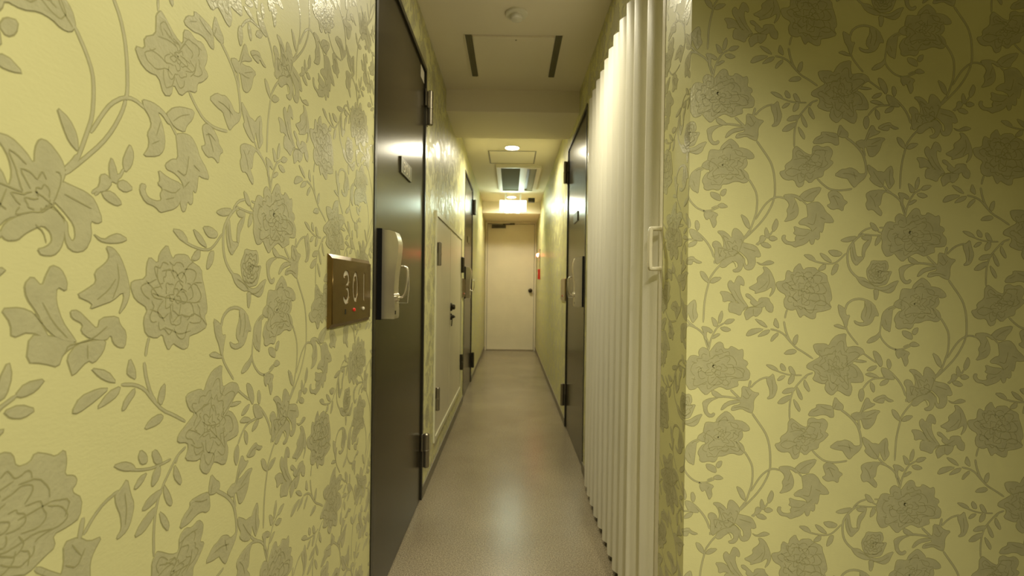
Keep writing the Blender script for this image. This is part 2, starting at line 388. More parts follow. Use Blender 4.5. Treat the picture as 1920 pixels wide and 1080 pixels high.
# ------------------------------------------------------------------ embossed wallpaper pattern
# One repeat of the pattern, drawn as outlines of its raised motifs. Letters are sheets of the drawing.
SHEET = {'A': (1290, 440), 'B': (1490, 440), 'C': (1290, 620), 'D': (1490, 620), 'E': (1290, 800), 'F': (1490, 800)}
FILL = {
 'A': [
  [(285,110),(290,75),(325,62),(365,85),(388,145),(402,95),(392,40),(370,0),(341,-22),(345,-38),(400,-38),(450,0),(482,42),(486,-20),(505,-62),(540,-60),(590,-10),(610,40),(592,90),(560,180),(480,240),(430,238),(380,255),(340,300),(318,290),(305,230),(312,150)],
  [(590,80),(640,92),(700,105),(740,130),(778,215),(750,232),(715,222),(722,290),(690,350),(640,362),(605,340),(593,270),(598,232),(612,245),(612,290),(630,318),(645,300),(640,250),(600,205),(560,170),(500,130)],
  [(490,195),(560,195),(600,240),(597,300),(580,350),(550,380),(500,380),(486,358),(520,348),(545,325),(540,290),(510,265),(470,285),(440,305),(415,330),(375,335),(355,310),(375,270),(420,240),(470,225)],
  [(725,275),(780,300),(820,275),(860,262),(915,285),(870,305),(800,312),(760,305)],
  [(790,325),(830,330),(870,370),(905,450),(922,530),(900,590),(850,640),(885,560),(878,530),(820,570),(760,585),(705,600),(720,575),(640,540),(700,510),(740,485),(730,440),(790,400),(810,370)],
  [(540,415),(580,430),(605,480),(600,522),(560,500),(555,560),(580,640),(620,700),(645,735),(560,710),(500,650),(480,600),(440,540),(435,490),(465,458),(500,500),(518,455)],
  [(350,575),(420,575),(470,600),(505,660),(530,710),(450,665),(385,685),(385,630)],
  [(450,680),(520,690),(600,710),(645,740),(580,770),(560,822),(500,795),(435,780)],
  [(640,740),(720,735),(785,740),(770,790),(720,835),(690,815),(620,872),(610,840),(595,790)],
  [(615,600),(650,600),(700,650),(740,690),(755,640),(850,640),(860,680),(897,720),(887,790),(850,785),(820,760),(810,720),(780,745),(700,725),(660,690),(672,660),(620,630)],
  [(155,365),(200,380),(235,430),(242,492),(190,455),(165,415)],
  [(250,485),(290,430),(380,432),(340,470),(290,492)],
  [(160,925),(230,935),(282,975),(262,1002),(215,972),(210,1070),(190,1060),(185,990)],
  [(265,830),(310,860),(338,920),(290,932),(275,880)],
  [(375,760),(385,820),(362,890),(335,902),(338,830)],
  [(390,895),(430,855),(510,855),(470,895),(420,908)],
  [(350,940),(410,930),(470,965),(420,985),(375,972)],
  [(270,1035),(320,1000),(360,1005),(310,1042),(272,1056)],
  [(700,850),(790,880),(838,945),(790,930),(745,900)],
  [(610,1020),(650,962),(740,948),(800,960),(720,1000),(640,1030)],
  [(725,1038),(790,975),(862,962),(840,1005),(780,1028)],
  [(892,910),(913,838),(945,900),(948,955),(910,930)],
  [(860,1080),(880,1030),(940,988),(942,1020),(910,1050),(880,1082)]],
 'B': [
  [(-150,480),(-60,470),(-55,400),(-35,358),(20,395),(30,340),(90,288),(110,340),(130,365),(150,338),(240,335),(270,370),(360,410),(365,470),(378,500),(400,580),(410,660),(378,690),(408,750),(330,777),(270,785),(245,790),(240,850),(200,858),(150,832),(120,810),(85,848),(60,800),(45,752),(0,772),(-70,745),(-82,670),(-50,615),(-130,570),(-155,515)],
  [(120,205),(200,205),(245,250),(240,275),(180,255)],
  [(288,185),(350,210),(400,260),(412,288),(350,270),(310,230)],
  [(373,165),(450,158),(522,190),(500,222),(430,225),(395,200)],
  [(268,362),(310,310),(352,300),(347,350),(310,367)],
  [(403,412),(415,350),(440,305),(482,300),(467,370),(425,410)],
  [(498,62),(570,30),(672,18),(640,60),(580,80),(530,77)],
  [(640,80),(650,170),(665,230),(720,228),(742,240),(700,280),(660,322),(620,280),(600,200),(605,120)],
  [(822,20),(800,100),(750,170),(742,240),(714,225),(725,120),(760,80),(790,60)],
  [(708,32),(760,10),(822,20),(800,60),(740,62)],
  [(848,122),(858,60),(890,8),(912,60),(880,102)],
  [(770,440),(760,360),(800,310),(815,265),(900,275),(970,268),(987,340),(960,380),(1022,375),(1000,420),(985,460),(960,510),(900,522),(850,525),(800,490)],
  [(650,430),(740,440),(770,470),(830,520),(900,540),(960,530),(1020,490),(1092,468),(1060,520),(1040,570),(990,602),(920,580),(850,550),(790,552),(700,510)],
  [(830,560),(880,560),(882,610),(860,670),(838,660),(835,610)],
  [(740,668),(800,688),(850,738),(887,832),(840,825),(820,880),(780,920),(700,932),(640,907),(628,868),(680,898),(740,893),(700,850),(710,790),(740,740)],
  [(465,708),(510,730),(545,760),(550,822),(592,820),(570,870),(560,930),(540,952),(515,870),(480,810)],
  [(413,925),(470,908),(530,940),(562,962),(500,957)],
  [(1000,750),(960,790),(930,830),(918,900),(950,960),(992,998),(1000,940),(1012,850),(1024,758)],
  [(1050,742),(1080,690),(1130,690),(1142,730),(1100,757)]],
 'C': [
  [(1083,122),(1105,60),(1142,38),(1137,110),(1110,152)],
  [(988,242),(1030,200),(1100,188),(1128,215),(1090,242)],
  [(0,345),(20,300),(45,255),(90,248),(140,265),(130,220),(145,185),(180,165),(225,190),(245,215),(270,180),(310,130),(345,112),(380,130),(390,185),(440,187),(460,155),(510,180),(540,202),(580,185),(587,240),(575,292),(620,310),(632,340),(602,370),(652,420),(640,498),(590,507),(520,505),(532,560),(490,572),(420,602),(380,580),(340,565),(290,590),(250,612),(200,658),(150,610),(120,565),(90,592),(35,602),(10,560),(-10,510),(2,450),(-15,400)],
  [(163,722),(220,690),(300,678),(332,680),(270,702),(222,742),(207,790),(222,838),(250,850),(275,830),(292,850),(265,877),(220,877),(180,832),(170,770)],
  [(258,598),(310,620),(350,650),(382,677),(310,680),(263,650)],
  [(345,807),(375,750),(430,715),(500,705),(570,715),(520,735),(430,755),(370,802)],
  [(565,563),(630,575),(680,625),(747,635),(700,682),(682,720),(682,790),(665,842),(610,820),(560,790),(480,812),(450,807),(470,765),(550,748),(542,705),(565,660)],
  [(815,480),(850,470),(887,433),(905,520),(927,580),(905,650),(880,685),(830,697),(820,685),(850,660),(845,590),(820,530)],
  [(808,345),(870,350),(920,380),(942,417),(880,400),(840,375)],
  [(953,360),(970,328),(1010,370),(1012,412),(970,405)],
  [(1038,370),(1070,363),(1105,420),(1112,452),(1060,440)],
  [(923,502),(960,460),(1012,458),(980,495),(940,512)],
  [(1033,537),(1045,480),(1080,450),(1102,470),(1090,520),(1050,547)],
  [(968,632),(1010,590),(1090,580),(1112,600),(1070,630),(1000,644)],
  [(1118,560),(1160,630),(1182,690),(1170,708),(1140,680),(1118,620)],
  [(918,742),(960,690),(1030,658),(1082,658),(1040,710),(980,747)],
  [(1083,688),(1130,740),(1157,800),(1145,832),(1100,770)]],
 'D': [
  [(750,127),(790,80),(860,50),(890,10),(897,60),(850,110),(790,132)],
  [(118,490),(150,540),(177,610),(160,627),(110,560)],
  [(210,155),(240,135),(340,135),(370,160),(400,100),(450,50),(552,30),(540,90),(550,160),(560,175),(640,160),(710,185),(737,235),(680,260),(650,300),(600,335),(650,360),(690,410),(717,460),(720,527),(640,532),(580,527),(607,590),(582,667),(540,662),(480,620),(450,610),(400,664),(350,635),(323,590),(340,542),(290,542),(198,500),(230,450),(225,410),(143,385),(148,345),(220,305),(290,265),(240,230)],
  [(608,305),(680,298),(767,320),(700,330),(640,322)],
  [(818,208),(860,220),(900,270),(917,340),(895,382),(850,320),(825,260)],
  [(748,412),(790,370),(862,358),(840,395),(790,417)],
  [(958,300),(985,293),(1007,350),(985,402),(958,370)],
  [(728,450),(780,428),(840,450),(882,482),(800,477)],
  [(900,378),(960,390),(1010,450),(1042,502),(980,502),(930,482),(900,420)],
  [(710,588),(727,640),(717,700),(690,732),(663,670),(675,610)],
  [(788,518),(832,560),(832,620),(815,634),(785,580)],
  [(878,567),(900,520),(950,498),(982,505),(950,552)],
  [(430,673),(475,730),(512,760),(512,802),(460,812),(400,790),(410,730)],
  [(238,750),(330,755),(400,770),(412,810),(417,882),(380,887),(340,860),(290,855),(230,872),(148,867),(180,810),(240,785)],
  [(578,860),(640,830),(680,840),(700,780),(740,688),(770,690),(790,740),(842,750),(800,780),(740,800),(700,830),(750,830),(820,808),(892,820),(850,860),(840,900),(820,950),(770,1002),(720,1002),(700,940),(690,900),(640,922)],
  [(808,712),(850,680),(930,653),(960,690),(1032,720),(980,732),(930,700),(922,742),(860,737)]],
 'E': [
  [(105,130),(120,90),(170,60),(170,38),(190,-42),(230,-47),(295,-37),(310,-82),(350,-120),(400,-157),(440,-135),(487,-80),(480,-62),(510,-64),(580,-47),(632,0),(642,40),(590,52),(560,40),(572,100),(545,140),(520,150),(570,190),(587,250),(560,287),(520,292),(480,275),(430,275),(370,302),(310,302),(300,340),(270,367),(220,350),(160,367),(125,347),(130,310),(108,270),(130,220),(160,185),(190,180),(185,155),(150,145)],
  [(60,160),(62,230),(57,300),(45,387),(0,352),(-22,290),(-12,220),(10,180)],
  [(188,380),(240,385),(290,410),(297,472),(250,462),(200,430)],
  [(288,402),(310,360),(357,348),(347,400),(315,427)],
  [(258,517),(310,488),(372,530),(330,542),(290,542)],
  [(128,578),(200,573),(272,605),(240,640),(252,700),(220,750),(200,700),(180,640),(150,667),(123,620)],
  [(493,603),(550,635),(582,690),(587,762),(545,730),(520,680)],
  [(930,413),(1000,403),(1060,413),(1122,450),(1110,482),(1060,442),(1032,440),(1062,490),(1082,560),(1072,620),(1030,662),(928,687),(965,640),(972,600),(960,570),(990,520),(975,480),(940,450)],
  [(855,648),(877,690),(862,750),(820,792),(808,740),(835,680)],
  [(750,733),(777,790),(782,852),(740,842),(733,780)],
  [(780,840),(820,823),(872,855),(820,882),(780,867)],
  [(690,900),(750,888),(807,935),(770,952),(710,932)],
  [(688,830),(720,818),(752,850),(720,892),(658,912),(685,870)]],
 'F': [
  [(30,410),(60,380),(130,350),(237,333),(215,390),(165,440),(150,482),(70,480),(10,430)],
  [(-175,860),(-165,820),(-130,820),(-140,850),(-120,880),(-70,890),(-30,880),(-40,850),(-20,820),(-57,800),(-37,780),(-52,726),(20,755),(120,765),(142,800),(110,860),(90,890),(50,915),(0,930),(-40,944),(-75,918),(-140,908)],
  [(80,510),(150,486),(205,486),(250,530),(275,585),(330,630),(362,692),(300,697),(264,690),(257,704),(250,760),(235,797),(210,780),(212,850),(190,870),(165,850),(150,907),(125,917),(108,880),(105,830),(140,780),(110,740),(60,717),(10,714),(-2,690),(50,650),(95,640),(90,570)],
  [(298,400),(340,368),(400,380),(450,430),(455,460),(502,490),(460,520),(450,582),(400,550),(340,567),(283,520),(330,500),(310,450)],
  [(363,215),(440,155),(480,155),(530,138),(590,165),(620,205),(680,200),(692,150),(692,210),(670,252),(610,297),(570,342),(545,322),(510,270),(500,250),(430,240)],
  [(698,103),(770,150),(800,180),(840,180),(870,190),(900,150),(947,118),(962,180),(955,230),(977,290),(940,340),(920,362),(890,300),(875,250),(862,320),(840,342),(770,310),(718,255),(740,230),(710,180)],
  [(688,400),(740,373),(800,368),(882,385),(850,410),(840,450),(830,517),(800,527),(847,590),(835,632),(800,610),(750,560),(700,572),(678,510),(700,470),(685,430)],
  [(718,688),(770,710),(802,760),(790,787),(740,762)],
  [(-20,-79),(-50,-40),(-50,0),(-55,60),(-132,110),(-125,165),(-192,180),(-160,242),(-110,267),(-40,257),(-5,340),(50,322),(65,250),(120,300),(180,242),(252,230),(260,170),(300,150),(357,95),(350,75),(320,60),(347,10),(352,-35),(310,-79),(250,-62),(200,-89),(150,-70),(145,15),(90,0),(0,-72)]],
}
STEM = {   # polylines and their width
 'A': [([(370,300),(320,350),(290,390),(255,440),(240,500),(215,590),(195,700),(183,890)],17),
       ([(235,1170),(250,1080),(290,990),(330,930),(400,893)],15), ([(235,1170),(205,1080),(190,1000)],15),
       ([(862,958),(940,975),(1000,1010),(1050,1075),(1120,1150),(1200,1197),(1290,1260)],16),
       ([(1035,760),(1020,800),(1010,850)],16), ([(1000,878),(1012,960),(1040,1045),(1075,1100)],20), ([(605,30),(640,-10),(660,-40)],15),
       ([(740,110),(780,70),(820,30),(880,-10)],14)],
 'B': [([(170,245),(260,280),(360,300),(440,295),(490,260),(560,190)],14),
       ([(740,-5),(680,30),(620,90),(580,150),(568,220),(575,310),(600,370),(650,425),(720,470)],22),
       ([(730,0),(850,15),(960,10)],12), ([(540,770),(560,705),(620,662),(700,652),(790,682),(850,742)],22),
       ([(545,920),(560,980),(610,1050),(670,1122)],15), ([(1060,740),(960,790),(910,870),(895,960),(888,1020),(920,1082),(980,1142),(1050,1172),(1120,1167),(1210,1130)],15)],
 'C': [([(330,665),(420,672),(500,685),(570,710)],20), ([(450,598),(510,660),(575,720)],24), ([(635,590),(655,505)],26),
       ([(655,580),(700,530),(760,490),(835,472)],16), ([(900,400),(970,430),(1040,450),(1110,455),(1175,455)],12),
       ([(1290,430),(1230,450),(1190,485),(1140,540),(1090,600),(1060,680),(1045,780),(1045,905)],15),
       ([(665,838),(720,920),(770,992),(810,1062),(835,1152),(845,1252),(845,1372),(835,1425)],20)],
 'D': [([(690,210),(780,280),(855,332)],15), ([(955,395),(1020,450),(1080,520),(1120,590),(1145,670)],20), ([(1150,698),(1150,732)],18),
       ([(965,487),(900,485),(820,490),(760,530),(712,592)],16), ([(480,800),(560,860),(620,920),(660,980),(682,1060),(690,1125),(688,1185)],24),
       ([(205,430),(150,450),(128,492)],12), ([(690,840),(660,920),(680,1000)],20)],
 'E': [([(115,130),(60,150),(10,190)],16), ([(580,250),(630,330),(660,400),(665,480),(655,590),(630,660),(600,740),(575,800),(525,858)],18),
       ([(835,450),(810,520),(760,610),(700,690),(600,790),(525,860)],18), ([(960,452),(880,430),(820,445),(750,500),(700,570),(645,660)],17),
       ([(200,545),(260,520)],12), ([(140,600),(120,565)],16), ([(645,915),(690,880),(730,850),(790,820),(815,775)],14), ([(1080,430),(1120,465),(1170,520)],14)],
 'F': [([(190,245),(240,300),(310,355),(400,372),(480,365),(545,353)],17), ([(790,372),(870,375),(950,405),(1010,450),(1060,520),(1088,605)],18),
       ([(860,325),(900,370),(945,402)],20), ([(600,830),(660,770),(740,745)],16), ([(798,755),(810,797),(890,797)],13), ([(815,745),(890,752)],14)],
}
LINE = {   # thin embossed petal lines inside the flowers
 'A': [[(480,140),(520,160),(560,190),(600,230)],[(380,150),(350,230)],[(600,130),(660,150),(720,170)],[(480,265),(510,290),(520,330)],
       [(820,560),(860,480),(850,400)],[(740,560),(800,520),(840,470)],[(650,735),(720,725),(790,680)],[(500,560),(540,640),(600,710)],[(690,750),(690,810)],[(470,600),(500,640)],[(590,770),(600,740),(650,735)]],
 'B': [[(-20,540),(40,560),(100,570),(180,590),(290,605),(345,600)],[(45,430),(90,420),(150,430),(170,470),(205,490)],[(60,720),(110,740),(170,770),(260,760)],
       [(120,700),(170,660),(250,680)],[(230,700),(280,660),(350,690),(400,740)],[(190,470),(240,400),(290,370)],[(240,530),(290,490),(360,490)],[(20,400),(10,460),(45,520)],[(100,600),(112,680)],
       [(-60,480),(-10,520),(20,560)],[(-40,620),(20,640),(60,690)],[(150,560),(190,520),(230,540)],[(120,400),(130,440)],
       [(800,370),(850,340),(870,310)],[(860,380),(900,370),(950,385)],[(870,450),(920,440),(945,410)],[(800,480),(840,500),(920,490),(960,450)],[(720,470),(800,500),(850,540)],
       [(740,700),(760,760),(740,840)],[(800,700),(810,780),(780,860)],[(620,130),(625,200),(650,270)],[(940,860),(960,920)],[(880,570),(960,570),(1040,520)]],
 'C': [[(110,560),(160,540),(212,515)],[(225,520),(240,550),(330,550),(370,530),(380,490)],[(260,360),(300,320),(350,300)],[(245,290),(310,250),(380,230)],
       [(300,455),(340,475),(400,470),(450,460),(520,480)],[(390,380),(450,375),(520,370)],[(395,250),(470,255),(510,310),(512,352)],[(100,380),(140,360),(162,400),(120,422)],
       [(520,370),(600,395),(572,460)],[(55,485),(100,495)],[(170,300),(220,312),(242,290)],[(400,500),(432,520),(422,570)],[(240,212),(245,272)],[(150,400),(200,430),(260,420)],[(300,455),(290,420),(330,390)],
       [(330,210),(300,215),(310,180)],[(570,660),(620,700),(660,640)],[(600,590),(640,660)],[(480,780),(560,770),(640,800)],[(870,500),(880,580),(870,650)],[(250,480),(290,470)],[(60,310),(110,330)]],
 'D': [[(350,330),(400,370),(500,395),(560,360),(545,270)],[(420,400),(480,460),(520,500),(562,560)],[(290,265),(340,250),(420,240)],[(230,340),(290,370),(332,402)],[(330,540),(362,490),(342,450)],
       [(450,610),(462,560),(400,530)],[(570,180),(530,230)],[(550,430),(562,520)],[(440,190),(430,250),(460,300)],[(320,420),(370,400),(420,410)],[(250,430),(300,470),(350,480)],[(600,340),(560,370)],
       [(420,790),(440,740)],[(280,770),(340,800),(390,810)],[(200,830),(260,800)],[(740,880),(780,860),(840,830)],[(690,850),(730,760)],[(700,900),(760,900),(800,890)],[(840,720),(890,690),(940,690)]],
 'E': [[(170,60),(250,100),(282,150)],[(200,230),(290,200),(400,210),(460,200),(502,220)],[(300,-40),(370,-70),(430,-60)],[(400,0),(392,80)],[(340,240),(400,250),(422,220)],[(440,-40),(462,10),(540,30)],[(220,260),(262,290)],
       [(190,80),(180,150)],[(470,60),(530,100)],[(300,30),(350,60),(380,40)],[(500,150),(520,210),(570,260)],[(1020,560),(1050,480)],[(200,640),(220,610)],[(990,610),(1040,580)]],
 'F': [[(90,700),(150,720),(170,660),(180,600)],[(140,780),(182,740)],[(220,640),(272,665)],[(-40,60),(40,40),(100,50)],[(40,100),(120,110),(220,130)],[(-50,230),(20,190),(60,212)],[(120,80),(200,90)],[(150,-30),(220,-40),(300,-30)],
       [(0,0),(60,30),(120,30)],[(-100,150),(-30,150),(20,170)],[(250,60),(240,120),(200,160)],[(350,420),(380,470),(400,520)],[(330,440),(370,420),(420,450)],[(60,450),(120,400),(190,370)],[(-20,820),(60,830),(110,790)],[(0,870),(60,850)],
       [(450,200),(520,200),(600,230)],[(560,180),(580,260)],[(760,180),(810,260),(860,320)],[(930,160),(920,250),(930,320)],[(720,420),(760,470),(780,540)],[(800,400),(770,440)]],
}


def to_tile(sheet, p):
    ox, oy = SHEET[sheet]
    dx = ox + p[0] / 5.4 - 1387.0
    dy = oy + p[1] / 5.4 - 958.0
    return ((dx + dy * 0.0292) / 772.0, -(dy - dx * 0.0165) / 772.0)


def chaikin(poly, closed=True):
    out = []
    n = len(poly)
    rng = range(n) if closed else range(n - 1)
    if not closed:
        out.append(poly[0])
    for i in rng:
        a, b = poly[i], poly[(i + 1) % n]
        out.append((a[0] * .78 + b[0] * .22, a[1] * .78 + b[1] * .22))
        out.append((a[0] * .22 + b[0] * .78, a[1] * .22 + b[1] * .78))
    if not closed:
        out.append(poly[-1])
    return out


def area2(p):
    return sum(p[i][0] * p[(i + 1) % len(p)][1] - p[(i + 1) % len(p)][0] * p[i][1] for i in range(len(p)))


def offset(poly, d):
    n = len(poly)
    out = []
    for i in range(n):
        p0, p1, p2 = poly[i - 1], poly[i], poly[(i + 1) % n]
        e1 = Vector((p1[0] - p0[0], p1[1] - p0[1])); e2 = Vector((p2[0] - p1[0], p2[1] - p1[1]))
        if e1.length < 1e-9 or e2.length < 1e-9:
            out.append(p1); continue
        e1.normalize(); e2.normalize()
        nn = Vector((e1.y + e2.y, -(e1.x + e2.x)))
        if nn.length < 0.25:
            nn = Vector((e1.y, -e1.x))
        nn.normalize()
        out.append((p1[0] + nn.x * d, p1[1] + nn.y * d))
    return out


def ribbon(line, wd):
    L, Rr = [], []
    n = len(line)
    for i in range(n):
        a, b = line[max(i - 1, 0)], line[min(i + 1, n - 1)]
        t = Vector((b[0] - a[0], b[1] - a[1])).normalized()
        k = wd * (0.55 if i in (0, n - 1) else 1.0) / 2
        L.append((line[i][0] - t.y * k, line[i][1] + t.x * k))
        Rr.append((line[i][0] + t.y * k, line[i][1] - t.x * k))
    return L + Rr[::-1]


OUT = 0.0009
H_OUT, H_FILL, H_LINE = 0.00014, 0.00034, 0.00066
TILE = []      # (polygon ccw, height, which material: 0 motif 1 outline, raised sides?)
idx = 0
for s, polys in FILL.items():
    for p in polys:
        q = [to_tile(s, v) for v in p]
        if area2(q) < 0: q.reverse()
        q = chaikin(q)
        idx += 1
        TILE.append((offset(q, OUT), H_OUT + (idx % 5) * 0.00001, 1))
        TILE.append((offset(q, -0.0004), H_FILL + (idx % 7) * 0.00003, 0))
for s, lines in STEM.items():
    for p, wd in lines:
        q = chaikin([to_tile(s, v) for v in p], False)
        r1 = ribbon(q, wd / 5.4 / 772 * 0.72 + 2 * OUT)
        r2 = ribbon(q, wd / 5.4 / 772 * 0.72)
        if area2(r1) < 0: r1.reverse(); r2.reverse()
        idx += 1
        TILE.append((r1, H_OUT + 0.00006 + (idx % 5) * 0.00001, 1))
        TILE.append((r2, H_OUT + 0.00014 + (idx % 5) * 0.00001, 0))
FINE = []
for s, lines in LINE.items():
    for p in lines:
        q = chaikin([to_tile(s, v) for v in p], False)
        r1 = ribbon(q, 0.0014)
        if area2(r1) < 0: r1.reverse()
        idx += 1
        FINE.append((r1, H_LINE, 1))
# ruffled rims of the petals inside each flower: (sheet, centre, which fill polygon)
rnd = random.Random(11)
for s_, cpt, k in (('A', (520, 190), 0), ('B', (140, 560), 0), ('C', (300, 380), 2), ('D', (430, 370), 2), ('E', (350, 110), 0), ('F', (90, 110), 8), ('B', (870, 400), 11)):
    ctr = to_tile(s_, cpt)
    q = [to_tile(s_, v) for v in FILL[s_][k]]

    def reach(a):
        best = 1e9
        dx, dy = math.cos(a), math.sin(a)
        for i in range(len(q)):
            ax, ay = q[i][0] - ctr[0], q[i][1] - ctr[1]
            bx_, by_ = q[(i + 1) % len(q)][0] - ctr[0], q[(i + 1) % len(q)][1] - ctr[1]
            ex, ey = bx_ - ax, by_ - ay
            den = dx * ey - dy * ex
            if abs(den) < 1e-12: continue
            t = (ax * ey - ay * ex) / den
            u = (ax * dy - ay * dx) / den
            if t > 0 and 0 <= u <= 1: best = min(best, t)
        return best if best < 1 else 0.0
    for f, n in ((0.80, 9), (0.56, 7), (0.33, 5), (0.16, 3)):
        a0 = rnd.uniform(0, 6)
        for m_ in range(n):
            if rnd.random() < 0.12: continue
            span = 2 * PI / n
            pts = []
            for i in range(8):
                t = i / 7
                a = a0 + (m_ + 0.04 + 0.92 * t) * span
                bulge = math.sin(PI * t) ** 0.6
                rr = reach(a) * (f - 0.13 + 0.15 * bulge + 0.018 * math.sin(11 * a + m_)) * rnd.uniform(0.985, 1.015)
                pts.append((ctr[0] + math.cos(a) * rr, ctr[1] + math.sin(a) * rr))
            r1 = ribbon(chaikin(pts, False), 0.0013)
            if area2(r1) < 0: r1.reverse()
            FINE.append((r1, H_LINE + 0.00001 * (m_ % 3), 1))
PU, PV = 364.0 / 772.0, 510.5 / 772.0      # half-drop repeat: across, down


def clip_poly(poly, a, b, c, d):
    for ax, lim, sgn in ((0, a, 1), (0, b, -1), (1, c, 1), (1, d, -1)):
        out = []
        n = len(poly)
        for i in range(n):
            p, q = poly[i], poly[(i + 1) % n]
            pi, qi = (p[ax] - lim) * sgn >= 0, (q[ax] - lim) * sgn >= 0
            if pi: out.append(p)
            if pi != qi:
                t = (lim - p[ax]) / (q[ax] - p[ax])
                out.append((p[0] + (q[0] - p[0]) * t, p[1] + (q[1] - p[1]) * t))
        poly = out
        if len(poly) < 3:
            return None
    return poly


BB = []
for P in TILE + FINE:
    xs = [v[0] for v in P[0]]; ys = [v[1] for v in P[0]]
    BB.append((min(xs), max(xs), min(ys), max(ys)))


def relief(wall, rects, phase_u, phase_v, place, fine_limit, side_limit):
    """lay the repeat over rects given in (u, v); place(u, v, h) gives the point in the world."""
    V, FC, MI = [], [], []
    tot = TILE + FINE
    for (a, b, c, d) in rects:
        i0 = int(math.floor((a - phase_u) / PU)) - 2
        i1 = int(math.ceil((b - phase_u) / PU)) + 2
        for i in range(i0, i1):
            drop = (i % 2) * PV / 2
            for j in range(-3, 6):
                ou, ov = phase_u + i * PU, phase_v + drop + j * PV
                if ov + 0.8 < c or ov - 0.8 > d: continue
                for k, (poly, h, mi) in enumerate(tot):
                    bx = BB[k]
                    if bx[1] + ou < a or bx[0] + ou > b or bx[3] + ov < c or bx[2] + ov > d:
                        continue
                    if k >= len(TILE) and not fine_limit(ou):
                        continue
                    q = [(x + ou, y + ov) for x, y in poly]
                    if bx[0] + ou < a or bx[1] + ou > b or bx[2] + ov < c or bx[3] + ov > d:
                        q = clip_poly(q, a, b, c, d)
                        if not q: continue
                    n0 = len(V)
                    n = len(q)
                    V += [place(x, y, h) for x, y in q]
                    FC.append(list(range(n0, n0 + n))); MI.append(mi)
                    if side_limit(ou) and k < len(TILE):
                        V += [place(x, y, 0.0) for x, y in q]
                        for e in range(n):
                            f = (e + 1) % n
                            FC.append([n0 + f, n0 + e, n0 + n + e, n0 + n + f]); MI.append(1)
    me = bpy.data.meshes.new('embossed_flowers')
    me.from_pydata(V, [], FC)
    me.materials.append(M['motif']); me.materials.append(M['outline'])
    me.polygons.foreach_set('material_index', MI)
    me.update()
    o = mesh_obj('embossed_flowers', me, None, wall)
    o['kind'] = 'stuff'
    o['label'] = 'raised grey green flowers, leaves and stems of the wallpaper'
    return o


# left wall: u runs along +Y; a repeat has its lily at Y 0.457, Z 1.165
LR = [(max(a, 0.2), b, c + (BH if c == 0 else 0), d) for a, b, c, d in left_rects if b > 0.2]
relief(wall_left, LR, 0.457, 1.165 - 2 * PV, lambda u, v, h: (-XW + h, u, v), lambda u: u < 2.8, lambda u: u < 3.6)
# right wall: u runs along -Y, continuing round the corner from the wall that faces the camera
XL = 0.5647
RR = [(-b, -a, c + (BH if c == 0 else 0), d) for a, b, c, d in right_rects]
relief(wall_right, RR, -(YP - (XL - XW)), 0.5237, lambda u, v, h: (XW - h, -u, v), lambda u: u > -1.9, lambda u: u > -3.6)
relief(wall_front, [(XW, LX, BH, HC)], XL, 0.5237, lambda u, v, h: (u, YP - h, v), lambda u: True, lambda u: True)

# ------------------------------------------------------------------ dark steel room doors


def digit_mesh(ch, wid, hgt, depth, bold=0.0):
    """a numeral as an extruded outline, centred, in the YZ sense: x across, y up, z thick."""
    cu = bpy.data.curves.new('numeral', 'FONT')
    cu.body = ch
    cu.extrude = 0.5
    cu.offset = bold
    cu.align_x = 'LEFT'
    t = bpy.data.objects.new('numeral', cu)
    C.objects.link(t)
    bpy.context.view_layer.update()
    dg = bpy.context.evaluated_depsgraph_get()
    me = bpy.data.meshes.new_from_object(t.evaluated_get(dg))
    bpy.data.objects.remove(t)
    bpy.data.curves.remove(cu)
    xs = [v.co.x for v in me.vertices]; ys = [v.co.y for v in me.vertices]
    x0, x1, y0, y1 = min(xs), max(xs), min(ys), max(ys)
    for v in me.vertices:
        v.co = Vector(((v.co.x - (x0 + x1) / 2) / (x1 - x0) * wid, (v.co.y - (y0 + y1) / 2) / (y1 - y0) * hgt, v.co.z * depth))
    return me


def place_digit(name, ch, yc, zc, x, side, wid, hgt, depth, m, parent):
    me = digit_mesh(ch, wid, hgt, depth)
    s = -1 if side < 0 else 1        # side<0: on the left wall, read with +Y to the right
    for v in me.vertices:
        u, w_, t = v.co
        v.co = Vector((x - s * t, yc + (u if side < 0 else -u), zc + w_))
    me.materials.clear()
    bm = bmesh.new(); bm.from_mesh(me); bmesh.ops.recalc_face_normals(bm, faces=bm.faces); bm.to_mesh(me); bm.free()
    return mesh_obj(name, me, m, parent)


